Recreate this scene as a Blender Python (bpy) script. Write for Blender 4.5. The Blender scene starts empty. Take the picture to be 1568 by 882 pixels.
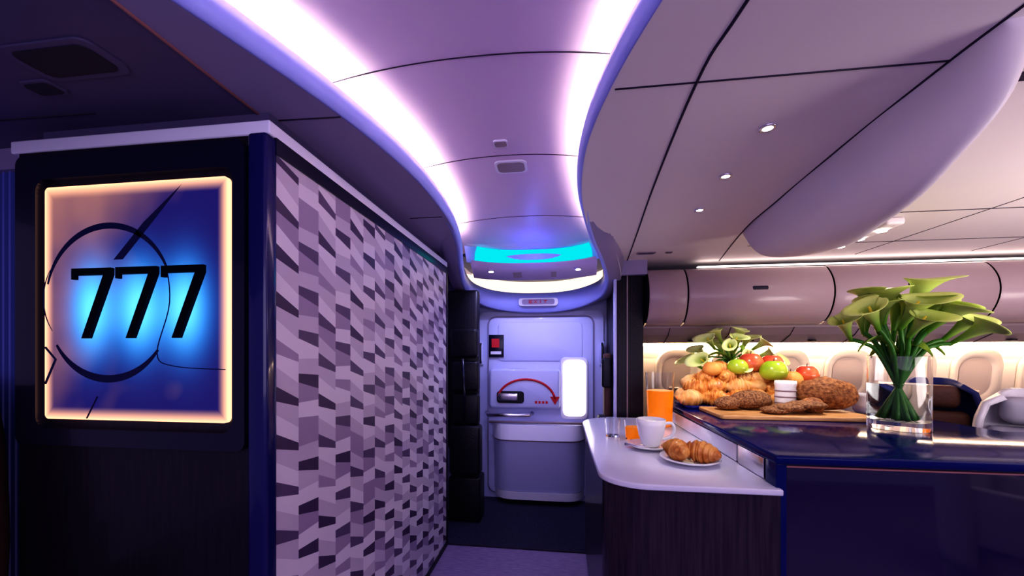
import bpy, bmesh, math, random
from mathutils import Vector, Matrix, noise
random.seed(7)
S = bpy.context.scene
S.view_settings.view_transform = 'Standard'
try: S.view_settings.look = 'High Contrast'
except Exception: pass
COL = S.collection

# ------------------------------------------------------------ materials
def M(name, col, rough=.5, metal=0, emit=None, es=0, trans=0, noise_v=None, bump=None, coat=0, ior=1.45, stretch=None, spec=.5):
    m = bpy.data.materials.new(name); m.use_nodes = True
    nt = m.node_tree; b = nt.nodes['Principled BSDF']
    c = (*col, 1)
    b.inputs['Base Color'].default_value = c
    b.inputs['Roughness'].default_value = rough
    b.inputs['Metallic'].default_value = metal
    b.inputs['IOR'].default_value = ior
    b.inputs['Specular IOR Level'].default_value = spec
    b.inputs['Coat Weight'].default_value = coat
    b.inputs['Coat Roughness'].default_value = .06
    if trans: b.inputs['Transmission Weight'].default_value = trans
    if emit:
        b.inputs['Emission Color'].default_value = (*emit, 1)
        b.inputs['Emission Strength'].default_value = es
    if noise_v or bump:
        tc = nt.nodes.new('ShaderNodeTexCoord'); mp = nt.nodes.new('ShaderNodeMapping')
        nt.links.new(tc.outputs['Object'], mp.inputs[0])
        if stretch: mp.inputs['Scale'].default_value = stretch
    if noise_v:
        sc, col2 = noise_v
        n = nt.nodes.new('ShaderNodeTexNoise'); n.inputs['Scale'].default_value = sc; n.inputs['Detail'].default_value = 5
        nt.links.new(mp.outputs[0], n.inputs['Vector'])
        r = nt.nodes.new('ShaderNodeValToRGB')
        r.color_ramp.elements[0].position = .35; r.color_ramp.elements[1].position = .65
        r.color_ramp.elements[0].color = c; r.color_ramp.elements[1].color = (*col2, 1)
        nt.links.new(n.outputs['Fac'], r.inputs[0]); nt.links.new(r.outputs[0], b.inputs['Base Color'])
    if bump:
        sc, st = bump
        n = nt.nodes.new('ShaderNodeTexNoise'); n.inputs['Scale'].default_value = sc; n.inputs['Detail'].default_value = 3
        nt.links.new(mp.outputs[0], n.inputs['Vector'])
        bp = nt.nodes.new('ShaderNodeBump'); bp.inputs['Strength'].default_value = st; bp.inputs['Distance'].default_value = .01
        nt.links.new(n.outputs['Fac'], bp.inputs['Height']); nt.links.new(bp.outputs[0], b.inputs['Normal'])
    return m

m_dome = M('dome_lilac', (.70, .55, .76), .45)
m_fascia = M('fascia_lit_blue', (.42, .46, 1.0), .4)  # blue light falling on the fascia is put into the base colour
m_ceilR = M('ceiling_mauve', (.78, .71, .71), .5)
m_ceilL = M('ceiling_dark_blue', (.12, .10, .20), .5)  # even dark blue, mainly for the outer left ceiling panel
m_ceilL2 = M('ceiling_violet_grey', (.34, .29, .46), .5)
m_seam = M('seam_dark', (.03, .02, .05), .7)
m_copper = M('seam_copper', (.45, .2, .2), .4)
m_white = M('white_lavender_plastic', (.78, .76, .90), .35)
m_door = M('door_lavender', (.56, .58, .88), .35, coat=.2)
m_bin = M('bin_mauve', (.44, .33, .36), .35, coat=.2)
m_psu = M('psu_mauve', (.34, .26, .29), .45)
m_side = M('sidewall_cream', (.88, .76, .64), .5)
m_shade = M('window_shade_cream', (.66, .54, .47), .5)
m_dark = M('black_leather', (.012, .010, .020), .4, bump=(60, .2))
m_navy = M('navy_laminate', (.007, .007, .032), .28, coat=.3)
m_blueedge = M('blue_corner_trim', (.010, .010, .11), .25, coat=.5)
m_wood = M('dark_wood', (.009, .007, .018), .4, noise_v=(6, (.018, .013, .025)), stretch=(14, 14, 1), coat=.15)
m_woodlow = M('brown_wood_laminate', (.020, .014, .030), .35, noise_v=(5, (.050, .030, .050)), stretch=(18, 18, .8), coat=.3)
m_gloss = M('navy_gloss_lacquer', (.016, .009, .060), .04, coat=1, spec=.5)
m_topdark = M('bar_top_dark', (.006, .012, .13), .10, spec=.3)
m_corian = M('white_corian', (.82, .82, .90), .22, coat=.4)
m_steel = M('brushed_steel', (.75, .72, .8), .25, 1)
m_floor = M('vinyl_floor_mauve', (.26, .19, .36), .45, noise_v=(5, (.35, .27, .45)), stretch=(3, 18, 1))
m_carpet = M('carpet_navy', (.020, .020, .055), .95, noise_v=(160, (.055, .055, .12)), bump=(220, .8))
m_red = M('red_print', (.6, .02, .04), .5)
m_glass = M('clear_glass', (.96, .97, 1), .0, trans=1, ior=1.3)
m_water = M('water', (.93, 1, .97), .0, trans=1, ior=1.12)
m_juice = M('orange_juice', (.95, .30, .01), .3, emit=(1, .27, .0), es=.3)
m_crois = M('croissant_crust', (.50, .15, .025), .38, noise_v=(22, (.84, .44, .13)), bump=(40, .4), coat=.2)
m_roll = M('bread_roll', (.66, .30, .08), .5, noise_v=(14, (.86, .54, .24)), bump=(30, .3))
m_seed = M('seeded_bread', (.10, .03, .013), .75, noise_v=(90, (.42, .21, .09)), bump=(110, 1))
m_loaf = M('dark_crust_loaf', (.15, .045, .014), .7, noise_v=(45, (.42, .18, .06)), bump=(70, 1))
m_board = M('cutting_board_wood', (.50, .25, .09), .4, noise_v=(4, (.72, .42, .19)), stretch=(2, 20, 20))
m_ceram = M('white_ceramic', (.88, .88, .9), .12, coat=.5)
m_applg = M('green_apple_skin', (.30, .54, .02), .25, noise_v=(5, (.52, .64, .06)), coat=.4)
m_applr = M('red_apple_skin', (.55, .02, .03), .25, noise_v=(6, (.78, .22, .08)), coat=.4)
m_peach = M('peach_skin', (.80, .25, .06), .5, noise_v=(5, (.85, .45, .12)))
m_stem = M('stem_green', (.05, .20, .02), .4)
m_leaf = M('leaf_green', (.12, .28, .02), .4, noise_v=(8, (.32, .46, .07)))
m_yellow = M('spadix_yellow', (.85, .65, .05), .6)
m_seat = M('seat_shell_grey', (.58, .56, .64), .35)
m_seatcush = M('seat_cushion_grey', (.36, .35, .44), .6)
m_seatblue = M('seat_navy_fabric', (.02, .03, .18), .6)
m_brown = M('brown_leather', (.12, .055, .045), .55, bump=(50, .4))
m_cove = M('cove_led', (1, .9, .8), .5, emit=(1.0, .88, .62), es=24)
m_coveend = M('cove_led_warm', (.05, .04, .03), .5, emit=(1.0, .80, .56), es=1.2)
m_cyan = M('cyan_led', (.0, .0, .0), 1, emit=(.0, .60, .64), es=1.0, spec=0)
m_lamp = M('lamp_glow', (1, 1, 1), .5, emit=(1, .95, .9), es=12)
m_win = M('daylight_window', (1, 1, 1), .5, emit=(1, .90, .78), es=1.8)
m_sidestrip = M('sidewall_led', (1, .9, .8), .5, emit=(1, .76, .52), es=24)
m_binstrip = M('bin_led', (1, .9, .8), .5, emit=(1, .88, .82), es=2.5)
m_stripe = M('blue_stripe', (.14, .18, .60), .4)
m_digit = M('digit_black', (.002, .003, .012), .5, spec=.1)
m_ghost = M('etched_dark_line', (.02, .02, .09), .5, spec=.1)
m_grd = M('grille_dark', (.03, .025, .05), .6)

# ------------------------------------------------------------ mesh helpers
def obj(name, vs, fs, mat, parent=None, smooth=False, mi=None):
    me = bpy.data.meshes.new(name); me.from_pydata([tuple(v) for v in vs], [], fs)
    ms = mat if isinstance(mat, list) else [mat]
    for m in ms: me.materials.append(m)
    if mi:
        for p, i in zip(me.polygons, mi): p.material_index = i
    bm = bmesh.new(); bm.from_mesh(me); bmesh.ops.recalc_face_normals(bm, faces=bm.faces); bm.to_mesh(me); bm.free()
    if smooth:
        for p in me.polygons: p.use_smooth = True
    me.update()
    o = bpy.data.objects.new(name, me); COL.objects.link(o)
    if parent: o.parent = parent
    return o
def empty(name):
    o = bpy.data.objects.new(name, None); o.empty_display_size = .1; COL.objects.link(o); return o
def bev(o, w, seg=3):
    md = o.modifiers.new('bevel', 'BEVEL'); md.width = w; md.segments = seg; md.limit_method = 'ANGLE'; md.angle_limit = math.radians(40)
    for p in o.data.polygons: p.use_smooth = True
    return o
def box(name, x0, x1, y0, y1, z0, z1, mat, parent=None, b=0, seg=3):
    vs = [(x, y, z) for x in (x0, x1) for y in (y0, y1) for z in (z0, z1)]
    fs = [(0,1,3,2),(4,6,7,5),(0,4,5,1),(2,3,7,6),(0,2,6,4),(1,5,7,3)]
    o = obj(name, vs, fs, mat, parent)
    if b: bev(o, b, seg)
    return o
def grid(name, rows, mat, parent=None, smooth=True, closed_u=False, solid=0, caps=False, mi=None):
    n = len(rows[0]); vs = [p for r in rows for p in r]; fs = []
    for i in range(len(rows)-1):
        for j in range(n if closed_u else n-1):
            k = (j+1) % n
            fs.append((i*n+j, i*n+k, (i+1)*n+k, (i+1)*n+j))
    if caps:
        fs.append(tuple(range(n))); fs.append(tuple((len(rows)-1)*n+j for j in range(n)))
    o = obj(name, vs, fs, mat, parent, smooth, mi)
    if solid:
        md = o.modifiers.new('solid', 'SOLIDIFY'); md.thickness = solid; md.offset = 0
    return o
def lathe(name, prof, loc, mat, parent=None, seg=40, smooth=True):
    rows = [[(loc[0]+r*math.cos(a), loc[1]+r*math.sin(a), loc[2]+z) for a in [2*math.pi*i/seg for i in range(seg)]] for r, z in prof]
    return grid(name, rows, mat, parent, smooth, True, caps=True)
def hard(prof, d=.0006):   # support loops so long straight walls keep true normals
    out = [prof[0]]
    for i in range(1, len(prof)):
        a = Vector(prof[i-1]); b = Vector(prof[i]); L = (b-a).length
        if L > 4*d:
            t = (b-a)/L; out += [tuple(a+t*d), tuple(b-t*d)]
        out.append(tuple(b))
    return out
def tube(name, pts, r, mat, parent=None, seg=10, smooth=True):
    pts = [Vector(p) for p in pts]; n = len(pts); rows = []
    rs = r if isinstance(r, (list, tuple)) else [r]*n
    up = Vector((0, 0, 1)); prev = None
    for i, p in enumerate(pts):
        t = (pts[min(i+1, n-1)]-pts[max(i-1, 0)]).normalized()
        if prev is None:
            a = up if abs(t.z) < .9 else Vector((1, 0, 0))
            s = t.cross(a).normalized()
        else:
            s = (prev - t*prev.dot(t)).normalized()
        prev = s; q = t.cross(s)
        rows.append([p + (s*math.cos(w)+q*math.sin(w))*rs[i] for w in [2*math.pi*k/seg for k in range(seg)]])
    return grid(name, rows, mat, parent, smooth, True, caps=True)
def prism(name, poly, z0, z1, mat, parent=None, b=0):
    n = len(poly); vs = [(x, y, z0) for x, y in poly]+[(x, y, z1) for x, y in poly]
    fs = [tuple(range(n)), tuple(range(n, 2*n))]+[(i, (i+1) % n, n+(i+1) % n, n+i) for i in range(n)]
    o = obj(name, vs, fs, mat, parent)
    if b: bev(o, b)
    return o
def prism_y(name, poly, y0, y1, mat, parent=None, b=0):   # polygon in XZ
    n = len(poly); vs = [(x, y0, z) for x, z in poly]+[(x, y1, z) for x, z in poly]
    fs = [tuple(range(n)), tuple(range(n, 2*n))]+[(i, (i+1) % n, n+(i+1) % n, n+i) for i in range(n)]
    o = obj(name, vs, fs, mat, parent)
    if b: bev(o, b)
    return o
def rrect(x0, x1, z0, z1, r, n=6):
    out = []
    for cx, cz, a0 in ((x1-r, z1-r, 0), (x0+r, z1-r, 90), (x0+r, z0+r, 180), (x1-r, z0+r, 270)):
        for i in range(n+1):
            a = math.radians(a0+90*i/n); out.append((cx+r*math.cos(a), cz+r*math.sin(a)))
    return out
def ring_y(name, po, pi, y0, y1, mat, parent=None):
    return grid(name, [[(x, y1, z) for x, z in po], [(x, y0, z) for x, z in po], [(x, y0, z) for x, z in pi], [(x, y1, z) for x, z in pi]], mat, parent, False, True)
def blob(name, loc, sc, mat, parent=None, rotz=0, amp=.06, freq=3, sub=3, flat=.0):
    bm = bmesh.new(); bmesh.ops.create_icosphere(bm, subdivisions=sub, radius=1)
    off = Vector((random.random()*10, random.random()*10, 3)); R = Matrix.Rotation(rotz, 3, 'Z')
    for v in bm.verts:
        p = v.co.copy(); p *= 1+amp*noise.noise(p*freq+off)
        if p.z < 0: p.z *= 1-flat
        v.co = R @ Vector((p.x*sc[0], p.y*sc[1], p.z*sc[2])) + Vector(loc)
    me = bpy.data.meshes.new(name); bm.to_mesh(me); bm.free(); me.materials.append(mat)
    for p in me.polygons: p.use_smooth = True
    o = bpy.data.objects.new(name, me); COL.objects.link(o)
    if parent: o.parent = parent
    return o
def interp(tab, x):
    if x <= tab[0][0]: return tab[0][1:]
    for a, b in zip(tab, tab[1:]):
        if x <= b[0]:
            t = (x-a[0])/max(1e-9, (b[0]-a[0])); return tuple(a[i]+(b[i]-a[i])*t for i in range(1, len(a)))
    return tab[-1][1:]
def catmull(P, n=6):
    out = []
    for i in range(len(P)-1):
        p0 = P[max(i-1, 0)]; p1 = P[i]; p2 = P[i+1]; p3 = P[min(i+2, len(P)-1)]
        for k in range(n):
            t = k/n
            out.append(tuple(.5*((2*b)+(c-a)*t+(2*a-5*b+4*c-d)*t*t+(-a+3*b-3*c+d)*t**3) for a, b, c, d in zip(p0, p1, p2, p3)))
    out.append(tuple(P[-1])); return out

# ------------------------------------------------------------ floor
floor = empty('floor')
box('vinyl_floor', -3.2, 7, -1.6, 2.9, -.05, 0, m_floor, floor)
box('entry_carpet', -3.2, 7, 2.9, 4.0, -.05, .004, m_carpet, floor)
box('floor_trim', -.9, .2, 2.885, 2.905, 0, .008, m_seam, floor)

# ------------------------------------------------------------ ceiling
ceil = empty('ceiling')
ZC = 2.28
rail_pts = [(-1.45,-.9,ZC,.08),(-1.2,-.3,ZC,.08),(-1.0,.3,ZC,.08),(-.83,.77,ZC,.08),(-.703,1.18,ZC,.08),(-.633,1.63,ZC,.08),(-.64,2.15,ZC,.08),(-.70,2.6,2.265,.08),
 (-.79,3.0,2.20,.10),(-.85,3.35,2.11,.13),(-.83,3.58,2.02,.16),(-.68,3.70,1.95,.18),(-.46,3.76,1.915,.19),(-.23,3.78,1.905,.195),(0,3.76,1.915,.19),(.20,3.70,1.95,.18),(.36,3.58,2.02,.16),
 (.385,3.35,2.11,.13),(.31,3.0,2.20,.10),(.20,2.6,2.265,.08),(.115,2.1,ZC,.08),(.085,1.75,ZC,.08),(.09,1.43,ZC,.08),(.137,1.14,ZC,.08),(.22,.85,ZC,.08),(.42,.3,ZC,.08),(.62,-.3,ZC,.08),(.85,-.9,ZC,.08)]
rail = catmull(rail_pts, 5)
def outw(i):
    a = rail[max(i-1, 0)]; b = rail[min(i+1, len(rail)-1)]
    t = Vector((b[0]-a[0], b[1]-a[1])).normalized(); return Vector((-t.y, t.x))
def sweep(name, prof, mat, closed=False, solid=0, rng=None):
    rows = []
    for i, (x, y, z, h) in enumerate(rail):
        if rng and not (rng[0] <= i <= rng[1]): continue
        n = outw(i); rows.append([(x+n.x*o, y+n.y*o, z+f(h, z)) for o, f in prof])
    return grid(name, rows, mat, ceil, True, closed, solid=solid)
sweep('cove_fascia', [(.03, lambda h, z: 0), (.0, lambda h, z: .006), (-.010, lambda h, z: h*.5), (.0, lambda h, z: h), (.018, lambda h, z: h), (.03, lambda h, z: .02)], m_fascia, True)
sweep('cove_trough', [(.03, lambda h, z: .02), (.13, lambda h, z: .02), (.15, lambda h, z: 2.46-z)], m_white)
drop = [i for i, p in enumerate(rail) if p[2] < ZC-.004]
lowr = [i for i, p in enumerate(rail) if p[2] < 2.17]
sweep('cove_led_strip', [(.05, lambda h, z: .032), (.10, lambda h, z: .032)], m_cove, rng=(0, lowr[0]))
sweep('cove_led_strip_b', [(.05, lambda h, z: .032), (.10, lambda h, z: .032)], m_cove, rng=(lowr[-1], len(rail)))
sweep('entry_skirt', [(.03, lambda h, z: 0), (.125, lambda h, z: .012), (.155, lambda h, z: ZC-z+.005)], m_ceilL2, rng=(drop[0]-1, drop[-1]+1))
sweep('cove_end_diffuser', [(.04, lambda h, z: h-.03), (.085, lambda h, z: h+.03), (.105, lambda h, z: h+.13)], m_coveend, rng=(lowr[0], lowr[-1]))
railL = [(p[1], p[0]) for p in rail if p[0] < -.23 and p[1] < 3.36]; railR = sorted([(p[1], p[0]) for p in rail if p[0] > -.23 and p[1] < 3.36])
def XLs(y): return interp(railL, y)[0]
def XRs(y): return interp(railR, y)[0]
Ys = [-.9+i*.05 for i in range(int((3.95+.9)/.05)+1)]
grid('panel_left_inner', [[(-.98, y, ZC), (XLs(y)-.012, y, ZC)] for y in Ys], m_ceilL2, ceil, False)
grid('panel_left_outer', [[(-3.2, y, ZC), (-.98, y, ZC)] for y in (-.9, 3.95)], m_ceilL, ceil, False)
grid('panel_right', [[(XRs(y)+.012, y, ZC), (7, y, ZC)] for y in Ys], m_ceilR, ceil, False)
def zdome(y): return interp([(-.9, 2.46), (2.4, 2.46), (2.8, 2.445), (3.1, 2.415), (3.2, 2.395)], y)[0]
def dome_pt(y, q):
    a = XLs(y)-.13; b = XRs(y)+.13
    return ((a+b)/2+(b-a)/2*q, y, zdome(y)-.055*abs(q)**2.2)
dy = [-.9+i*.1 for i in range(41)]+[3.2]
grid('dome', [[dome_pt(y, -1+2*j/24) for j in range(25)] for y in dy], m_dome, ceil)
for k, y in enumerate((.2, 1.2, 1.82, 2.62)):
    tube('dome_seam_%d' % k, [tuple(Vector(dome_pt(y, q))+Vector((0, 0, -.0005))) for q in [-1+2*j/24 for j in range(25)]], .0022, m_seam, ceil, 6)
def endrow(Y, z, w, dq=.16):
    return [(-.225+w*q, Y-dq*abs(q)**3, z) for q in [-1+2*j/24 for j in range(25)]]
grid('dome_end', [endrow(3.12, 2.41, .55), endrow(3.20, 2.385, .53)], m_dome, ceil)
grid('cyan_slot', [endrow(3.20, 2.375, .45), endrow(3.235, 2.33, .475), endrow(3.24, 2.27, .48)], m_cyan, ceil)
grid('cyan_slot_frame', [endrow(3.205, 2.40, .56), endrow(3.25, 2.26, .55)], m_fascia, ceil)
grid('service_panel', [endrow(3.215, 2.268, .50), endrow(3.27, 2.245, .52), endrow(3.44, 2.165, .53), endrow(3.45, 2.18, .53)], m_dome, ceil)
for k, x in enumerate((-.60, .15)):
    lathe('service_spot_%d' % k, [(.035, .0), (.035, -.012), (.022, -.012)], (x, 3.27, 2.225), m_steel, ceil, 20)
    lathe('service_spot_lens_%d' % k, [(.020, -.006), (.020, -.016)], (x, 3.27, 2.225), m_lamp, ceil, 16)
for k, x in enumerate((-.40, -.02)):
    grid('service_grille_%d' % k, [[(x-.06, 3.33, 2.213), (x+.06, 3.33, 2.213)], [(x-.06, 3.40, 2.180), (x+.06, 3.40, 2.180)]], m_psu, ceil, False)
box('light_block_slab', -3.2, 7, -.9, 4.0, 2.62, 2.66, m_seam, ceil)  # unseen slab added over the dome to stop world light leaking in
def seam(name, pts, r=.003, mat=None): tube(name, pts, r, mat or m_seam, ceil, 6)
seam('seam_copper', [(-.98, -.9, ZC), (-.98, .7, ZC), (-.975, 1.17, ZC)], .005, m_copper)
seam('seam_cross_left', [(-.98, 1.16, ZC), (-.72, 1.17, ZC)])
seam('seam_cross_left_b', [(-.86, 2.1, ZC), (-.67, 2.1, ZC)])
s1 = catmull([(.62, -.9, ZC), (.48, .3, ZC), (.41, .9, ZC), (.39, 1.16, ZC), (.435, 1.87, ZC), (.50, 2.6, ZC), (.56, 3.3, ZC)], 6)
seam('seam_long_a', s1, .0045)
s2 = catmull([(1.10, -.9, ZC), (1.04, .5, ZC), (1.03, 1.0, ZC), (1.03, 1.16, ZC), (1.05, 1.54, ZC), (1.10, 2.1, ZC), (1.15, 2.55, ZC), (1.33, 3.4, ZC)], 6)
seam('seam_long_b', s2, .004)
seam('seam_cross_a', [(.16, 1.15, ZC), (1.03, 1.15, ZC)])
seam('seam_cross_b', [(.58, .35, ZC), (1.03, .35, ZC)])
seam('seam_aisle_a', [(1.6, 2.35, ZC), (7, 2.35, ZC)])
seam('seam_aisle_b', [(1.35, 2.95, ZC), (7, 2.95, ZC)])
for k, x in enumerate((2.3, 3.1, 3.9, 4.7, 5.5)):
    seam('seam_aisle_c%d' % k, [(x, 1.0, ZC), (x, 3.3, ZC)], .0025)
seam('seam_left_dark', [(-3, 1.02, ZC), (-1.5, 1.05, ZC)])
# drooping swell
st = [(1.02, 1.03, 1.07, 2.268, 1.10), (1.117, 1.03, 1.125, 2.15, 1.16), (1.26, 1.035, 1.135, 2.06, 1.19), (1.416, 1.04, 1.16, 2.005, 1.23), (1.65, 1.06, 1.22, 1.99, 1.30), (1.9, 1.08, 1.29, 1.99, 1.38), (2.25, 1.12, 1.30, 2.03, 1.38), (2.50, 1.15, 1.24, 2.10, 1.30), (2.62, 1.17, 1.20, 2.24, 1.23)]
st = catmull(st, 6); rows = []
for y, xa, xk, zk, xb in st:
    r = []
    for j in range(23):
        t = j/22
        if t <= .65:
            a = t/.65*math.pi/2; r.append((xa+(xk-xa)*(1-math.cos(a))**.9, y, ZC-(ZC-zk)*math.sin(a)))
        else:
            a = (t-.65)/.35*math.pi/2; r.append((xk+(xb-xk)*math.sin(a), y, zk+(ZC+.005-zk)*(1-math.cos(a))))
    rows.append(r)
grid('ceiling_swell', rows, m_ceilR, ceil, caps=True)
box('ceiling_slot', 1.24, 2.4, 1.22, 1.25, 2.272, 2.282, m_seam, ceil)

def spot(name, parent, loc, target, e, size=1.1, col=(1, .93, .88), r=.03):
    l = bpy.data.lights.new(name, 'SPOT'); l.energy = e; l.color = col; l.spot_size = size; l.spot_blend = .7; l.shadow_soft_size = r
    lo = bpy.data.objects.new(name, l); COL.objects.link(lo)
    lo.location = loc; lo.rotation_euler = (Vector(target)-Vector(loc)).to_track_quat('-Z', 'Y').to_euler()
    lo.parent = parent; return lo
for k, x in enumerate((-.60, .15)):
    spot('service_beam_%d' % k, ceil, (x, 3.26, 2.195), (-.22+(x+.22)*.5, 3.55, .4), 13, 2.4, (.56, .57, 1), .02)
spot('entry_fill_beam', ceil, (-.225, 2.3, 2.435), (-.225, 3.9, 1.0), 16, 1.1, (.60, .58, 1), .02)  # added spot without a fixture, brightens the door
def downlight(x, y, tgt, en):
    e = empty('ceiling_downlight')
    lathe('trim_ring', [(.026, .002), (.026, -.006), (.017, -.006), (.017, .002)], (x, y, ZC), m_steel, e, 28)
    lathe('lens', [(.016, -.001), (.016, -.005)], (x, y, ZC), m_lamp, e, 20)
    spot('downlight_beam', e, (x, y, ZC-.03), tgt, en, .85)
downlight(.71, 1.41, (.68, 2.15, 1.0), 14); downlight(.72, 1.77, (1.1, 2.6, 1.1), 26); downlight(.75, 2.17, (1.3, 3.0, 1.15), 28)
def vent(name, x, y, w, d, z=ZC, mf=None, mg=None):
    e = empty(name)
    prism('frame', [(x+a, y+b) for a, b in rrect(-w/2, w/2, -d/2, d/2, min(w, d)*.25)], z-.006, z+.002, mf or m_psu, e)
    prism('grille', [(x+a, y+b) for a, b in rrect(-w*.42, w*.42, -d*.38, d*.38, min(w, d)*.2)], z-.008, z-.005, mg or m_ceilL, e)
vent('ceiling_speaker', -1.30, .85, .27, .12, mf=m_ceilL, mg=m_grd)
vent('ceiling_speaker', -1.50, .93, .10, .06, mf=m_ceilL, mg=m_grd)
vent('air_vent', .66, 3.05, .14, .06)
vent('air_vent', -.25, 1.93, .165, .125, 2.459, m_white, m_psu)
vent('smoke_detector', -.27, 1.71, .065, .055, 2.459, m_white, m_psu)
vent('smoke_detector', .83, 3.05, .05, .04)
e = empty('spotlight_bar')
box('housing', 1.85, 1.95, 2.42, 2.95, 2.235, 2.279, m_ceilR, e, .015)
for k, y in enumerate((2.52, 2.69, 2.86)): lathe('spot_%d' % k, [(.025, 0), (.025, -.012)], (1.90, y, 2.237), m_lamp, e, 18)
spot('bar_beam_a', e, (1.90, 2.52, 2.21), (1.75, 2.35, 1.1), 22, 1.0)
spot('bar_beam_b', e, (1.90, 2.80, 2.21), (1.45, 2.95, 1.1), 24, 1.2)

# ------------------------------------------------------------ monument with patterned panel
mon = empty('partition_cabinet')
X0, X1, Y0, Y1 = -1.81, -.885, 1.06, 2.875
box('body', X0, X1-.004, Y0+.02, Y1, 0, 2.14, m_wood, mon)
box('cap', X0-.03, X1+.005, Y0-.005, Y1+.02, 2.172, 2.215, m_white, mon, .006)
box('cap_under', X0, X1-.004, Y0+.01, Y1, 2.13, 2.175, m_navy, mon)
box('cap_neck', X0, X1-.05, Y0+.06, Y1, 2.21, 2.28, m_ceilL, mon)
box('front_face', X0, X1-.04, Y0, Y0+.03, 0, 2.172, m_wood, mon)
ring_y('frame', rrect(X0+.02, -.95, 1.20, 2.15, .03), rrect(-1.71, -.99, 1.255, 2.07, .04), Y0-.022, Y0, m_navy, mon)
box('corner_trim', -.945, X1+.006, Y0-.02, Y0+.03, 0, 2.172, m_blueedge, mon, .012)
tones = [M('inlay_pale', (.74, .68, .77), .45), M('inlay_light', (.58, .51, .62), .45), M('inlay_mid', (.38, .30, .44), .45), M('inlay_plum', (.14, .095, .19), .45), M('inlay_deep', (.08, .05, .12), .45)]
vs = []; fs = []; mi = []
ztop = 2.125
def q4(y0, y1, a0, a1, b0, b1, t):
    n = len(vs)
    for y, z in ((y0, a0), (y1, a1), (y1, b1), (y0, b0)):
        vs.append((X1+.002, y, max(.02, min(ztop, z))))
    if max(b0, b1) > .02 and min(a0, a1) < ztop: fs.append((n, n+1, n+2, n+3)); mi.append(t)
ya = Y0+.022
W = .107; H = .150; ncol = 18
for i in range(ncol):
    y0 = ya+i*W; y1 = min(y0+W, Y1)
    if y0 >= Y1: continue
    base = [0, .34, .70, .12, .50, .86][i % 6]*H
    up = i % 2
    for k in range(-2, 16):
        z0 = k*H+base; sl = -.030
        d0, d1 = (.030, .050) if up else (.048, .026)
        t = random.choice([3, 4, 3, 3, 4]) if (i*2+k) % 5 else 2
        q4(y0, y1, z0, z0+sl, z0+d0, z0+sl+d1, t)
        m0 = z0+d0+(H-d0)*(.42 if up else .60); m1 = z0+sl+d1+(H-d1)*(.60 if up else .42)
        pa_, pb_ = random.choice([(0, 1), (0, 1), (1, 0), (1, 0), (1, 2), (0, 2)])
        q4(y0, y1, z0+d0, z0+sl+d1, m0, m1, pa_)
        q4(y0, y1, m0, m1, z0+H, z0+sl+H, pb_)
obj('inlay_pattern', vs, fs, tones, mon, False, mi)
box('panel_top_rail', X1-.002, X1+.008, Y0+.02, Y1, 2.122, 2.172, m_navy, mon)
box('panel_end_rail', X1-.03, X1+.008, Y1-.004, Y1+.02, 0, 2.172, m_dark, mon)
box('panel_base_rail', X1-.002, X1+.012, Y0+.02, Y1, 0, .03, m_dark, mon)

# illuminated sign
sign = empty('illuminated_sign')
ms = bpy.data.materials.new('backlit_glass_art'); ms.use_nodes = True; nt = ms.node_tree; nd = nt.nodes; lk = nt.links
bs = nd['Principled BSDF']; bs.inputs['Roughness'].default_value = .3; bs.inputs['Specular IOR Level'].default_value = .1; bs.inputs['Base Color'].default_value = (.008, .008, .02, 1)
tc = nd.new('ShaderNodeTexCoord'); sp = nd.new('ShaderNodeSeparateXYZ'); lk.new(tc.outputs['Generated'], sp.inputs[0])
def mth(op, a, b=None, clamp=False):
    n = nd.new('ShaderNodeMath'); n.operation = op; n.use_clamp = clamp
    for i, v in enumerate((a, b)):
        if v is None: continue
        if isinstance(v, (int, float)): n.inputs[i].default_value = v
        else: lk.new(v, n.inputs[i])
    return n.outputs[0]
gx, gz = sp.outputs[0], sp.outputs[2]
nz = nd.new('ShaderNodeTexNoise'); nz.inputs['Scale'].default_value = 2.2; nz.inputs['Detail'].default_value = 2; lk.new(tc.outputs['Generated'], nz.inputs['Vector'])
nzv = mth('SUBTRACT', nz.outputs['Fac'], .5)
ed = mth('MINIMUM', mth('MINIMUM', gx, mth('SUBTRACT', 1, gx)), mth('MINIMUM', gz, mth('SUBTRACT', 1, gz)))
edge = mth('POWER', mth('SUBTRACT', 1, mth('MULTIPLY', ed, 18.0), True), 1.6)
bias = mth('ADD', mth('SUBTRACT', mth('ADD', mth('MULTIPLY', mth('SUBTRACT', 1, gx), 1.0), mth('MULTIPLY', gz, .60)), .72), mth('MULTIPLY', nzv, 1.6), True)
pink = mth('MULTIPLY', bias, .95, True)
def glow(cx):
    dx = mth('DIVIDE', mth('SUBTRACT', gx, cx), .12); dz = mth('DIVIDE', mth('SUBTRACT', gz, .47), .19)
    return mth('POWER', 2.718, mth('MULTIPLY', mth('ADD', mth('MULTIPLY', dx, dx), mth('MULTIPLY', dz, dz)), -1))
gl = mth('ADD', mth('ADD', glow(.27), glow(.53)), glow(.78), False)
gl = mth('MULTIPLY', gl, 1.05, True)
def mix(f, a, b):
    n = nd.new('ShaderNodeMix'); n.data_type = 'RGBA'; lk.new(f, n.inputs[0])
    for i, v in ((6, a), (7, b)):
        if isinstance(v, tuple): n.inputs[i].default_value = (*v, 1)
        else: lk.new(v, n.inputs[i])
    return n.outputs[2]
c1 = mix(pink, (.018, .013, .12), (.38, .18, .14))
c1 = mix(edge, c1, (1.3, .68, .40))
c2 = mix(gl, c1, (.015, .22, .85))
c3 = mix(mth('POWER', gl, 2.2), c2, (.14, .60, 1.0))
lk.new(c3, bs.inputs['Emission Color']); bs.inputs['Emission Strength'].default_value = 1.1
prism_y('glass_panel', rrect(-1.685, -1.012, 1.285, 2.045, .015), Y0-.014, Y0-.001, ms, sign)
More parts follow.
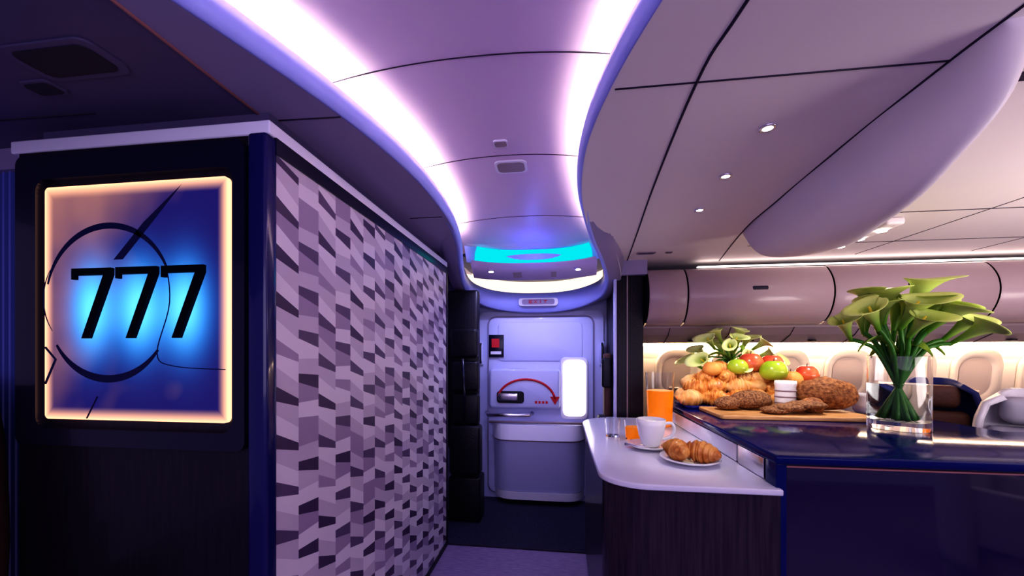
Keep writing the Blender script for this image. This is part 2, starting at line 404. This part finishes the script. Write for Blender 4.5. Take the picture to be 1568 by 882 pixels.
yd = Y0-.0155
for k, cx in enumerate((-1.565, -1.40, -1.235)):
    prism_y('digit_%d' % (k+1), [(cx+a, 1.548+b) for a, b in [(0, .225), (.148, .225), (.148, .203), (.064, 0), (.038, 0), (.120, .203), (.012, .203), (.012, .19), (0, .19)]], yd-.010, yd+.001, m_digit, sign)
def arc(name, cx, cz, R, a0, a1, w, n=40):
    pi = [(cx+R*math.cos(math.radians(a0+(a1-a0)*i/n)), cz+R*math.sin(math.radians(a0+(a1-a0)*i/n))) for i in range(n+1)]
    po = [(cx+(R+w*math.sin(math.pi*(.12+.76*i/n)))*math.cos(math.radians(a0+(a1-a0)*i/n)), cz+(R+w*math.sin(math.pi*(.12+.76*i/n)))*math.sin(math.radians(a0+(a1-a0)*i/n))) for i in range(n+1)]
    vs = [(x, yd, z) for x, z in pi]+[(x, yd, z) for x, z in po]
    return obj(name, vs, [(i, i+1, n+2+i, n+1+i) for i in range(n)], m_ghost, sign)
arc('engine_ring_top', -1.44, 1.665, .235, 25, 165, .020)
arc('engine_ring_bottom', -1.44, 1.665, .235, 215, 320, .024)
arc('engine_ring_side', -1.50, 1.68, .185, 150, 215, .006)
obj('aircraft_outline', [(-1.17, yd, 2.03), (-1.31, yd, 1.915), (-1.42, yd, 1.80), (-1.385, yd, 1.80), (-1.29, yd, 1.90)], [(0, 1, 2, 3, 4)], m_ghost, sign)
tube('tail_line', [(-1.52, yd, 1.29), (-1.48, yd, 1.36)], .002, m_ghost, sign)
tube('fuselage_line', catmull([(-1.33, yd, 1.89), (-1.24, yd, 1.80), (-1.215, yd, 1.66), (-1.26, yd, 1.5), (-1.2, yd, 1.46), (-1.02, yd, 1.45)], 6), .0015, m_ghost, sign)
tube('wing_line', [(-1.68, yd, 1.52), (-1.64, yd, 1.48), (-1.68, yd, 1.40)], .003, m_ghost, sign)

# ------------------------------------------------------------ left: striped partition, brown seat
wl = empty('wall_left')
box('panel', -3.2, -1.815, 1.22, 1.26, 0, 2.2, m_navy, wl)
for k in range(40): box('stripe_%d' % k, -1.838-k*.03, -1.828-k*.03, 1.205, 1.225, 0, 2.2, m_stripe, wl)
box('stripe_cap', -3.2, -1.815, 1.19, 1.26, 2.2, 2.28, m_ceilL2, wl)
box('latch', -1.90, -1.835, 1.18, 1.205, 1.38, 1.41, m_white, wl, .005)
def seat(name, x, y, rz, mback, mcush, top=1.28, w=.56):
    e = empty(name)
    rows = []
    for i in range(13):
        t = i/12; z = .12+(top-.12)*t; f = 1-.22*max(0, t-.6)/.4
        if t > .85: f *= 1-.35*((t-.85)/.15)**2
        rows.append([(w/2*f*math.sin(a), .05-.20*(1-math.cos(a))+.06*t, z-(.05*abs(math.sin(a))**4 if t > .95 else 0)) for a in [math.radians(-100+200*j/20) for j in range(21)]])
    grid('shell', rows, mback, e, solid=.035)
    box('base', -w*.4, w*.4, -.42, .0, .0, .30, mback, e, .03)
    box('seat_cushion', -w*.42, w*.42, -.50, -.02, .30, .47, mcush, e, .05)
    box('back_cushion', -w*.36, w*.36, -.10, .02, .45, top-.24, mcush, e, .05)
    box('headrest', -w*.26, w*.26, -.12, .03, top-.22, top-.05, mcush, e, .05)
    box('armrest_left', -w*.5, -w*.40, -.45, -.05, .3, .66, mback, e, .02)
    box('armrest_right', w*.40, w*.5, -.45, -.05, .3, .66, mback, e, .02)
    e.location = (x, y, 0); e.rotation_euler = (0, 0, rz)
    return e
seat('armchair', -2.08, .98, math.radians(12), m_brown, m_brown, 1.42, .62)
seat('passenger_seat', 2.98, 2.80, math.radians(-35), m_seat, m_seatcush, 1.27, .56)
seat('passenger_seat', 2.86, 3.32, math.radians(-35), m_seatblue, m_brown, 1.31, .50)
seat('passenger_seat', 3.90, 2.80, math.radians(-35), m_seat, m_seatcush, 1.26, .56)
seat('passenger_seat', 4.8, 2.85, math.radians(-35), m_seat, m_seatcush, 1.26, .56)
seat('passenger_seat', 2.75, .25, math.radians(150), m_seat, m_seat, 1.1, .62)

# ------------------------------------------------------------ back wall, windows
YW = 3.95
wb = empty('wall_back')
box('entry_wall', -1.3, .70, YW, YW+.05, 0, 2.62, m_door, wb)
prof = [(YW+.02, 0), (YW+.02, .7), (YW, 1.1), (YW-.04, 1.45), (YW-.10, 1.62), (YW-.12, 1.75)]
grid('sidewall', [[(x, y, z) for y, z in prof] for x in (.68, 7)], m_side, wb, False, solid=.02)
def window(n, x):
    e = empty('window_%d' % n)
    def yy(z): return interp([(z_, y_) for y_, z_ in prof], z)[0]
    out = rrect(-.20, .20, 1.03, 1.53, .15, 8); inn = rrect(-.13, .13, 1.12, 1.46, .11, 8); core = [(a*.98, b) for a, b in inn]
    N = len(out)
    rows = [[(x+a, yy(b)-.015, b) for a, b in out], [(x+a*.93, yy(b)-.045, b) for a, b in out], [(x+a, yy(b)-.012, b) for a, b in inn]]
    grid('reveal', rows, m_side, e, True, True)
    obj('shade', [(x+a, yy(b)-.016, b) for a, b in core], [tuple(range(N))], m_shade, e)
    box('shade_handle', x-.04, x+.04, yy(1.16)-.03, yy(1.16)-.016, 1.15, 1.165, m_side, e, .003)
for n, x in enumerate((1.13, 1.63, 2.13, 2.66, 3.18, 3.70, 4.22, 4.75, 5.3)): window(n+1, x)
box('wall_right', 7, 7.05, -.9, 4.0, 0, 2.62, m_bin)
box('sidewall_light', .72, 6.9, 3.795, 3.835, 1.575, 1.592, m_sidestrip)
box('bin_top_light', 1.15, 6.9, 3.36, 3.40, 2.225, 2.232, m_binstrip)

# ------------------------------------------------------------ overhead bins
bins = empty('overhead_bins')
bp = catmull([(3.40, 2.215), (3.31, 2.19), (3.235, 2.08), (3.22, 1.95), (3.27, 1.82), (3.36, 1.75), (3.46, 1.735)], 4)
edges = [.72, 1.03, 2.11, 3.22, 4.32, 5.42, 6.52, 7]
for k, (a, b) in enumerate(zip(edges, edges[1:])):
    rows = [[(x, y, z) for x in (a+.006, a+.02, (a+b)/2, b-.02, b-.006)] for y, z in bp]
    rows = [[(p[0], p[1]+(.01 if j in (0, 4) else 0), p[2]) for j, p in enumerate(r)] for r in rows]
    grid('bin_door_%d' % k, rows, m_bin, bins)
    if b-a > .5:
        box('latch_%d' % k, (a+b)/2-.06, (a+b)/2+.06, 3.215, 3.24, 2.0, 2.035, m_grd, bins, .012)
box('bin_box', .72, 7, 3.34, 3.93, 1.76, 2.20, m_dark, bins)
cap = [(y, z) for y, z in bp]+[(3.93, 1.735), (3.93, 2.215)]
obj('bin_end_cap', [(.715, y, z) for y, z in cap], [tuple(range(len(cap)))], m_dark, bins)
grid('psu_rail', [[(x, y, z) for y, z in ((3.46, 1.735), (3.46, 1.72), (3.52, 1.66), (3.66, 1.595), (3.80, 1.60))] for x in (.72, 7)], m_psu, bins, False)
for k in range(12):
    x = .95+k*.5
    tube('psu_seam_%d' % k, [(x, 3.458, 1.72), (x, 3.518, 1.657), (x, 3.66, 1.592)], .003, m_seam, bins, 6)
    lathe('reading_light_%d' % k, [(.03, 0), (.03, -.012), (.02, -.012)], (x+.22, 3.60, 1.618), m_dark, bins, 16)

# entry side partitions
pr = empty('wall_entry_right')
box('post', .46, .70, 3.33, 3.90, 0, 2.16, m_dark, pr, .01)
box('strip_a', .45, .475, 3.30, 3.335, 0, 2.16, m_door, pr, .004)
box('strip_b', .56, .57, 3.32, 3.335, 0, 2.16, m_psu, pr)
box('header', .40, .72, 3.28, 3.93, 2.16, 2.28, m_ceilL2, pr)
box('wall_entry_left', -1.12, -1.06, 2.90, 3.95, 0, 2.28, m_ceilL2)
js = empty('jump_seat')
box('back_shell', -1.03, -.74, 3.38, 3.48, .62, 2.08, m_dark, js, .03)
box('headrest', -.98, -.73, 3.30, 3.40, 1.46, 1.72, m_dark, js, .03)
box('headrest_low', -.97, -.72, 3.29, 3.40, 1.16, 1.43, m_dark, js, .03)
box('back_cushion', -.97, -.72, 3.30, 3.40, .86, 1.14, m_dark, js, .03)
box('folded_seat', -.98, -.70, 3.26, 3.40, .42, .86, m_dark, js, .03)
box('base_box', -.99, -.70, 3.28, 3.48, .004, .40, m_dark, js, .02)
tube('harness', [(-.86, 3.285, 1.45), (-.84, 3.27, 1.15), (-.85, 3.285, .9)], .012, m_navy, js)
js2 = empty('jump_seat')
box('back_shell', .385, .45, 3.42, 3.55, .6, 1.5, m_brown, js2, .02)
box('headrest', .36, .45, 3.38, 3.44, 1.2, 1.46, m_dark, js2, .02)
box('folded_seat', .33, .45, 3.40, 3.52, .55, .95, m_dark, js2, .02)
box('base_box', .37, .455, 3.42, 3.58, .004, .58, m_dark, js2, .02)

# ------------------------------------------------------------ door
door = empty('door_1')
YD = 3.90
prism_y('frame', rrect(-.84, .43, .004, 1.93, .06), YD+.0, YD+.05, m_door, door)
prism_y('gap', rrect(-.755, .345, .05, 1.885, .09), YD-.004, YD+.01, m_ceilL2, door)
prism_y('leaf', rrect(-.74, .33, .065, 1.87, .08), YD-.03, YD, m_door, door, .01)
prism_y('upper_panel', rrect(-.64, .22, 1.42, 1.82, .05), YD-.04, YD-.02, m_door, door, .008)
prism_y('handle_housing', rrect(-.715, .0, .945, 1.345, .04), YD-.12, YD-.02, m_door, door, .025)
prism_y('window_reveal', rrect(.0, .275, .84, 1.46, .05), YD-.06, YD-.02, m_white, door, .01)
prism_y('window_pane', rrect(.03, .25, .875, 1.43, .05), YD-.07, YD-.05, m_win, door)
prism_y('handle_recess', rrect(-.635, -.36, 1.0, 1.12, .03), YD-.125, YD-.11, m_dark, door)
box('handle', -.62, -.42, YD-.15, YD-.12, 1.03, 1.10, m_steel, door, .012)
pa = [(-.34+.29*math.cos(math.radians(a)), 1.02+.22*math.sin(math.radians(a))) for a in range(8, 176, 8)]
tube('red_arc_arrow', [(x, YD-.122, z) for x, z in pa], .011, m_red, door, 8)
prism_y('red_arrow_head', [(-.10, 1.07), (-.005, 1.07), (-.052, .99)], YD-.126, YD-.118, m_red, door)
for k in range(4): box('open_text_%d' % k, -.25+k*.035, -.228+k*.035, YD-.123, YD-.117, 1.0, 1.025, m_red, door)
tube('assist_bar', [(-.74, YD-.10, .90), (-.72, YD-.16, .885), (-.3, YD-.16, .885), (-.28, YD-.10, .90)], .022, m_steel, door)
def bustle(name, z0, z1, d0, d1, mat, x0=-.70, x1=.27):
    rows = []
    for i in range(7):
        t = i/6; z = z0+(z1-z0)*t; dep = d0+(d1-d0)*t
        r = []
        for j in range(25):
            q = -1+2*j/24
            r.append((((x0+x1)/2)+(x1-x0)/2*q, YD-dep*(1-abs(q)**8)-.02, z))
        rows.append(r)
    grid(name, rows, mat, door)
    n = len(rows[-1]); top = rows[-1]; obj(name+'_top', [*top, (x1, YD, z1), (x0, YD, z1)], [tuple(range(n+2))], mat, door)
    bot = rows[0]; obj(name+'_bottom', [*bot, (x1, YD, z0), (x0, YD, z0)], [tuple(range(n+2))], mat, door)
bustle('bustle_lid', .66, .80, .24, .20, m_white)
bustle('bustle_rim', .64, .665, .22, .22, m_psu, -.69, .26)
bustle('bustle_body', .14, .645, .16, .23, m_door, -.68, .25)
bustle('bustle_foot', .06, .135, .17, .17, m_white, -.67, .24)
tube('hinge_bar', [(-.235+.47*q, 3.72, .82) for q in (-1, 1)], .012, m_psu, door)
for x in (-.82, .415):
    e = empty('assist_handle')
    box('plate', x-.025, x+.025, 3.87, 3.899, 1.38, 1.62, m_door, e, .008)
    tube('grip', [(x, 3.875, 1.40), (x, 3.84, 1.43), (x, 3.84, 1.57), (x, 3.875, 1.60)], .011, m_dark, e)
pl = empty('safety_placard')
box('plate', -.73, -.575, 3.845, 3.86, 1.46, 1.69, m_navy, pl, .004)
box('icon', -.70, -.62, 3.84, 3.847, 1.56, 1.65, m_red, pl)
box('text', -.71, -.60, 3.84, 3.847, 1.49, 1.52, m_white, pl)
ex = empty('exit_sign')
prism_y('housing', rrect(-.41, -.02, 1.965, 2.045, .03), 3.72, 3.80, m_white, ex, .006)
prism_y('face', rrect(-.375, -.055, 1.98, 2.03, .02), 3.712, 3.722, m_ceilL2, ex)
def letter(s, x, z, w=.035, h=.03, t=.006):
    seg = {'E': [(0, 0, t, h), (0, 0, w, t), (0, h/2-t/2, w*.8, h/2+t/2), (0, h-t, w, h)], 'I': [(w/2-t/2, 0, w/2+t/2, h)], 'T': [(w/2-t/2, 0, w/2+t/2, h), (0, h-t, w, h)]}
    if s == 'X':
        for d in (0, 1):
            p = [(x, z), (x+t, z), (x+w, z+h), (x+w-t, z+h)]
            if d: p = [(2*x+w-a, b) for a, b in p]
            prism_y('letter_X%d' % d, p, 3.706, 3.713, m_red, ex)
    else:
        for k, (a, b, c, d) in enumerate(seg[s]): box('letter_%s%d' % (s, k), x+a, x+c, 3.706, 3.713, z+b, z+d, m_red, ex)
for k, s in enumerate('EXIT'): letter(s, -.305+k*.048, 1.99)

# ------------------------------------------------------------ bar counter
bar = empty('bar_counter')
low = [(.86, 1.59), (.42, 1.59)]
low += [(.17+.20+.20*math.cos(math.radians(a)), 1.59+.17+.17*math.sin(math.radians(a))) for a in range(265, 175, -10)]
low += [(.165, 2.2), (.17, 2.75)]
low += [(.17+.28-.28*math.cos(math.radians(a)), 2.95+.28*math.sin(math.radians(a))) for a in range(0, 91, 10)]
low += [(.86, 3.23)]
prism('low_top', low, .945, .97, m_corian, bar, .006)
cx, cy = .6, 2.4
base = [(min(.86, cx+(x-cx)*.955) if x < .8 else .86, cy+(y-cy)*.97) for x, y in low]
prism('low_cabinet', base, .02, .945, m_woodlow, bar)
prism('low_shadow_gap', [(min(.86, cx+(x-cx)*.94) if x < .8 else .86, cy+(y-cy)*.96) for x, y in low], 0, .02, m_seam, bar)
hp = [(.835, 1.60), (5.0, 1.60), (5.0, 2.2), (2.25, 2.25), (2.20, 3.42), (.85, 3.42)]
prism('high_top', hp, 1.065, 1.10, m_topdark, bar, .010)
hb = [(.865, 1.63), (4.95, 1.63), (4.95, 2.15), (2.18, 2.2), (2.13, 3.38), (.885, 3.38)]
prism('high_cabinet', hb, 0, 1.066, m_gloss, bar)
box('front_trim_line', .85, 4.98, 1.620, 1.632, 1.050, 1.056, m_copper, bar)
box('front_left_post', .845, .885, 1.615, 1.70, 0, 1.066, m_topdark, bar, .006)
box('step_face', .852, .87, 1.98, 3.36, .972, 1.055, m_corian, bar, .003)
box('step_end_panel', .848, .87, 1.72, 1.95, .972, 1.06, m_steel, bar, .003)

ZL, ZH = .971, 1.101
def croissant(name, loc, L, R, rz, parent, tilt=0, mat=m_crois):
    n = 91; pts = []; rs = []
    for i in range(n):
        t = i/(n-1); a = (t-.5)*2.1
        pts.append(Vector((L*.5*math.sin(a)/math.sin(1.05), L*.34*(1-math.cos(a)), 0)))
        u = (t-.5)*2; env = (1-abs(u)**1.6)*.92+.10
        seg = abs(u)*4.5+.5; fr = seg-math.floor(seg)
        rs.append(R*env*(1.10-.30*fr**1.5))
    Mx = Matrix.Rotation(rz, 3, 'Z') @ Matrix.Rotation(tilt, 3, 'X')
    return tube(name, [Mx @ p + Vector(loc) for p in pts], rs, mat, parent, 16)
p = empty('croissant_plate')
lathe('plate', [(.06, 0), (.075, .006), (.125, .020), (.137, .028), (.133, .031), (.08, .013), (.0005, .011)], (.62, 1.93, ZL), m_ceram, p, 48)
croissant('croissant_a', (.565, 1.94, ZL+.060), .17, .048, 1.9, p)
croissant('croissant_b', (.66, 1.91, ZL+.060), .20, .050, 2.5, p)
c = empty('coffee_cup')
cxx, cyy = .50, 2.19
lathe('saucer', [(.05, 0), (.06, .006), (.105, .016), (.122, .026), (.118, .029), (.06, .012), (.0005, .010)], (cxx-.01, cyy, ZL), m_ceram, c, 40)
lathe('cup', [(.035, .012), (.042, .016), (.05, .03), (.066, .075), (.076, .13), (.078, .165), (.074, .166), (.070, .13), (.058, .07), (.035, .03), (.0005, .026)], (cxx, cyy, ZL), m_ceram, c, 40)
tube('handle', catmull([(cxx+.068, cyy-.01, ZL+.14), (cxx+.105, cyy-.015, ZL+.145), (cxx+.12, cyy-.015, ZL+.11), (cxx+.10, cyy-.012, ZL+.07), (cxx+.058, cyy-.008, ZL+.055)], 5), .009, m_ceram, c)
lathe('coffee', [(.066, .120), (.0005, .121)], (cxx, cyy, ZL), M('coffee', (.08, .03, .015), .2), c, 30)
tube('spoon', [(cxx-.15, cyy-.06, ZL+.034), (cxx-.09, cyy-.09, ZL+.034), (cxx-.03, cyy-.105, ZL+.03)], [.010, .004, .004], m_steel, c)
def glass(name, x, y, z, r, h, fill=0, fm=None):
    e = empty(name)
    def R(t): return r*(.84+.16*t)
    w = .0035
    lathe('tumbler', hard([(.0005, 0), (R(0), 0), (R(1), h), (R(1)-w, h), (R(.03)-w, .010), (.0005, .010)]), (x, y, z), m_glass, e, 48)
    if fill:
        lathe('liquid', hard([(.0005, .009), (R(.03)-w*.4, .009), (R(fill)-w*.4, h*fill), (.0005, h*fill)]), (x, y, z), fm, e, 48)
    return e
glass('water_glass', .33, 2.49, ZL, .048, .115)
glass('juice_tumbler', .45, 2.42, ZL, .056, .12, .62, m_juice)
glass('orange_juice_glass', .725, 2.90, ZL, .100, .39, .66, m_juice)

# dark tray with a heap of rolls and croissants
t = empty('pastry_tray')
prism('tray', rrect(.90, 1.66, 2.86, 3.20, .06), ZH, ZH+.02, m_topdark, t, .006)
T = ZH+.02
heap = [(.96, 2.95, .045, 'c', .3), (1.12, 2.93, .05, 'c', -.5), (1.28, 2.93, .05, 'r', 0), (1.42, 2.96, .05, 'c', .6), (1.56, 2.98, .05, 'r', .2),
        (.97, 3.11, .05, 'r', .4), (1.10, 3.10, .055, 'c', 1.0), (1.25, 3.10, .05, 'c', -.2), (1.40, 3.10, .05, 'r', .5), (1.55, 3.12, .05, 'c', .2),
        (1.03, 3.02, .12, 'c', -.4), (1.17, 3.03, .13, 'c', .5), (1.31, 3.01, .13, 'c', -.1), (1.45, 3.04, .13, 'r', .8), (1.57, 3.06, .12, 'r', .2),
        (1.02, 3.12, .15, 'r', .2), (1.12, 3.08, .19, 'r', 0), (1.25, 3.06, .20, 'c', .7), (1.38, 3.07, .20, 'c', -.4), (1.47, 3.06, .19, 'r', .2), (1.20, 3.08, .255, 'c', .2)]
for i, (x, y, z, k, rz) in enumerate(heap):
    if k == 'r' and i % 2: blob('roll_%d' % i, (x, y, T+z), (.088, .070, .060), m_roll, t, rz, .12, 2, flat=.2)
    else: croissant('croissant_%d' % i, (x, y, T+z), .21, .064, rz+(math.pi if i % 4 == 1 else 0), t, .3, m_crois if i % 3 else m_roll)
def apple(loc, r, mat, name='apple'):
    e = empty(name)
    prof = []
    for i in range(25):
        a = math.pi*i/24; rr = r*math.sin(a)*(1+.10*math.cos(a)); z = -r*.90*math.cos(a)-r*.22*math.exp(-(math.sin(a)/.35)**2)*(-1 if a < 1.57 else 1)
        prof.append((max(rr, .0005), z))
    lathe('fruit', prof, (0, 0, 0), mat, e, 28); tube('stalk', [(0, 0, r*.6), (.004, 0, r*1.0)], .003, m_brown, e, 6); e.location = loc
    return e
for loc, r, mt in [((1.54, 2.98, 1.375), .090, m_applg), ((1.43, 3.08, 1.43), .088, m_applr), ((1.32, 3.04, 1.40), .072, m_applg), ((1.60, 3.12, 1.42), .084, m_applr),
                   ((1.82, 3.08, 1.345), .080, m_applr), ((1.72, 2.98, ZH+.076), .076, m_applr), ((1.74, 3.13, ZH+.072), .07, m_applg), ((1.87, 3.10, ZH+.068), .068, m_applg), ((1.81, 3.06, ZH+.165), .066, m_applr), ((1.90, 2.99, ZH+.066), .066, m_applr)]:
    apple(loc, r, mt)
apple((1.68, 3.03, ZH+.205), .080, m_peach, 'peach'); apple((1.14, 3.04, 1.385), .066, m_peach, 'peach')
cb = empty('cutting_board')
prism('board', rrect(.965, 1.85, 2.43, 2.83, .03), ZH+.0, ZH+.025, m_board, cb, .005)
bz = ZH+.025
blob('seeded_loaf', (1.26, 2.72, bz+.058), (.14, .085, .070), m_seed, cb, .15, .1, 3, flat=.2)
blob('seeded_loaf_small', (1.10, 2.68, bz+.04), (.09, .07, .05), m_seed, cb, .5, .1, 3, flat=.2)
blob('round_loaf', (1.72, 2.72, bz+.10), (.17, .11, .118), m_loaf, cb, -.1, .12, 2.2, flat=.2)
for k in range(5): blob('seeded_slice_%d' % k, (1.33+k*.055, 2.55+.01*k, bz+.022+.006*(k % 2)+.008*k), (.095, .075, .024), m_seed, cb, .3+k*.4, .12, 3)
blob('roll_on_board', (1.58, 2.62, bz+.045), (.075, .06, .05), m_loaf, cb, .4, .1, 3)
e = empty('butter_crock')
bx, by = 1.50, 2.76
lathe('crock', [(.058, 0), (.062, .01), (.060, .15), (.065, .17), (.062, .19), (.056, .185), (.05, .03), (.0005, .02)], (bx, by, bz), m_ceram, e)
for k in range(3): lathe('ring_%d' % k, [(.0625, .04+.04*k), (.064, .045+.04*k), (.0625, .05+.04*k)], (bx, by, bz), m_psu, e)
e = empty('cream_jug')
lathe('jug', [(.055, 0), (.07, .02), (.078, .06), (.070, .11), (.074, .13), (.069, .13), (.065, .10), (.06, .03), (.0005, .02)], (2.02, 2.80, ZH), m_ceram, e)
tube('handle', catmull([(2.09, 2.80, ZH+.11), (2.13, 2.80, ZH+.10), (2.13, 2.80, ZH+.05), (2.09, 2.80, ZH+.03)], 5), .008, m_ceram, e)
glass('jam_jar', 1.94, 2.62, ZH, .042, .085, .7, m_juice)

# calla lilies
def calla_mat(name, ca, cb_):
    m = bpy.data.materials.new(name); m.use_nodes = True; nt = m.node_tree; b = nt.nodes['Principled BSDF']
    at = nt.nodes.new('ShaderNodeAttribute'); at.attribute_name = 'h'
    r = nt.nodes.new('ShaderNodeValToRGB'); r.color_ramp.elements[0].position = .15; r.color_ramp.elements[1].position = .9
    r.color_ramp.elements[0].color = (*ca, 1); r.color_ramp.elements[1].color = (*cb_, 1)
    nt.links.new(at.outputs['Fac'], r.inputs[0]); nt.links.new(r.outputs[0], b.inputs['Base Color'])
    b.inputs['Roughness'].default_value = .4
    return m
m_calla = calla_mat('calla_green', (.12, .30, .02), (.60, .70, .20))
m_callaw = calla_mat('calla_cream_green', (.20, .40, .03), (.78, .86, .36))
def calla(loc, direc, s, mat, parent, idx, spin):
    d = Vector(direc).normalized()
    xo = Vector((d.x, d.y, 0))
    if xo.length < .05: xo = Vector((math.cos(spin), math.sin(spin), 0))
    xo = (xo.normalized()+Vector((0, 0, -.6))); xo = (xo-d*xo.dot(d)).normalized(); yo = d.cross(xo)
    xo2 = xo*math.cos(spin)+yo*math.sin(spin); yo2 = d.cross(xo2)
    rows = []; hs = []
    NV = 14
    for i in range(NV+1):
        v = i/NV; r = []
        for j in range(33):
            ph = -math.pi+2*math.pi*j/32
            tip = ((1+math.cos(ph))/2)**4
            rad = .07+.12*v+.24*v**2.5+.09*max(0, v-.8)/.2+.32*tip*v**4
            z = 1.40*v-.16*max(0, v-.7)/.3*(1-tip)-.14*((1-math.cos(ph))/2)*v**3+.24*tip*v**3-.12*tip*v**10
            if abs(ph) > 2.7: rad *= 1-.14*v*(1 if ph > 0 else 0)
            r.append(Vector(loc)+xo2*(rad*math.cos(ph)*s)+yo2*(rad*math.sin(ph)*s*.85)+d*(z*s)); hs.append(v)
        rows.append(r)
    o = grid('flower_%d' % idx, rows, mat, parent, solid=.0018)
    at = o.data.attributes.new('h', 'FLOAT', 'POINT'); at.data.foreach_set('value', hs)
    tube('spadix_%d' % idx, [Vector(loc)+d*(s*t) for t in (.25, .6, 1.1)], [.04*s, .06*s, .03*s], m_yellow, parent, 8)
def bouquet(name, x, y, z, r, h, n, spread, ztop, s, mat, seed, nleaf=8, wl=.03, droop=.5, fwd=.05):
    random.seed(seed); e = empty(name)
    lathe('vase', hard([(.0005, 0), (r, 0), (r, h), (r-.006, h), (r-.006, .045), (.0005, .045)], .001), (x, y, z), m_glass, e, 64)
    lathe('water', hard([(.0005, .0445), (r-.005, .0445), (r-.005, h*.62), (.0005, h*.62)], .001), (x, y, z), m_water, e, 64)
    for i in range(n):
        a = 2.399*i+random.uniform(-.3, .3); k = math.sqrt((i+.5)/n); R = spread*k
        top = Vector((x+R*math.cos(a), y+R*math.sin(a)*.6, ztop-1.30*s-(droop*spread)*k*k+random.uniform(-.04, .02)))
        bot = Vector((x-r*.6*math.cos(a)*k, y-r*.6*math.sin(a)*k, z+.05))
        rim = Vector((x+r*.65*math.cos(a)*k, y+r*.65*math.sin(a)*k, z+h*1.0))
        pts = catmull([tuple(bot), tuple(rim), tuple(rim.lerp(top, .55)+Vector((0, 0, .02))), tuple(top)], 5)
        tube('stem_%d' % i, pts, .011 if s > .125 else .007, m_stem, e, 8)
        dr = (top-rim); dr = Vector((dr.x*1.1+random.uniform(-.06, .06), dr.y*1.1-fwd, abs(dr.z)*.8+.07))
        calla(top-dr.normalized()*.01, dr, s*random.uniform(.85, 1.15), mat, e, i, random.uniform(-1.1, 1.1))
    for i in range(nleaf):
        a = 2*math.pi*i/nleaf+.2; L = spread*random.uniform(.7, 1.1); rows = []; rise = random.uniform(.1, .5)
        for j in range(11):
            t = j/10; w = wl*math.sin(math.pi*min(1, t*.95+.05))**.8
            px = L*t; pz = z+h+spread*(rise*math.sin(t*2.4)-.25*t*t)+.01
            c0 = Vector((x+math.cos(a)*px, y+math.sin(a)*px*.7, pz)); sd = Vector((-math.sin(a), math.cos(a), .4)).normalized()
            rows.append([c0-sd*w+Vector((0, 0, .012)), c0, c0+sd*w+Vector((0, 0, .012))])
        grid('leaf_%d' % i, rows, m_leaf, e, solid=.0015)
    return e
bouquet('calla_lily_vase', 1.79, 2.27, ZH, .125, .385, 20, .235, 1.90, .145, m_calla, 5, 4, .024, .65, .09)
bouquet('small_calla_lily_vase', 1.40, 3.33, ZH, .07, .33, 16, .27, 1.74, .115, m_callaw, 9, 4, .022, .75, .09)

# ------------------------------------------------------------ lights
def area(name, loc, rot, sx, sy, e, col):
    l = bpy.data.lights.new(name, 'AREA'); l.shape = 'RECTANGLE'; l.size = sx; l.size_y = sy; l.energy = e; l.color = col
    o = bpy.data.objects.new(name, l); COL.objects.link(o); o.location = loc; o.rotation_euler = [math.radians(a) for a in rot]; return o
area('cabin_wash_fill', (.6, -1.0, 1.9), (82, 0, 0), 3.5, 1.2, 25, (.82, .71, 1))  # unseen fill added behind the camera, no such lamp in the cabin
area('aisle_up_fill', (3.3, 1.0, 1.3), (155, 0, 0), 2.0, .8, 50, (1, .88, .86))  # unseen fill added out of frame to brighten the right ceiling
l = bpy.data.lights.new('blue_end_light', 'POINT'); l.energy = 1.6; l.color = (.10, .16, 1); l.shadow_soft_size = 0
o = bpy.data.objects.new('blue_end_light', l); COL.objects.link(o); o.location = (-.225, 3.0, 2.22)
w = bpy.data.worlds.new('cabin_ambient'); S.world = w; w.use_nodes = True
w.node_tree.nodes['Background'].inputs[0].default_value = (.48, .36, .76, 1); w.node_tree.nodes['Background'].inputs[1].default_value = .35

# ------------------------------------------------------------ camera
cd = bpy.data.cameras.new('camera'); cam = bpy.data.objects.new('camera', cd); COL.objects.link(cam)
cd.sensor_width = 36; cd.lens = 36*581/1568; cd.shift_y = 100/1568; cd.clip_start = .02
cam.location = (0, 0, 1.5); cam.rotation_euler = (math.pi/2, 0, math.radians(7.25))
S.camera = cam
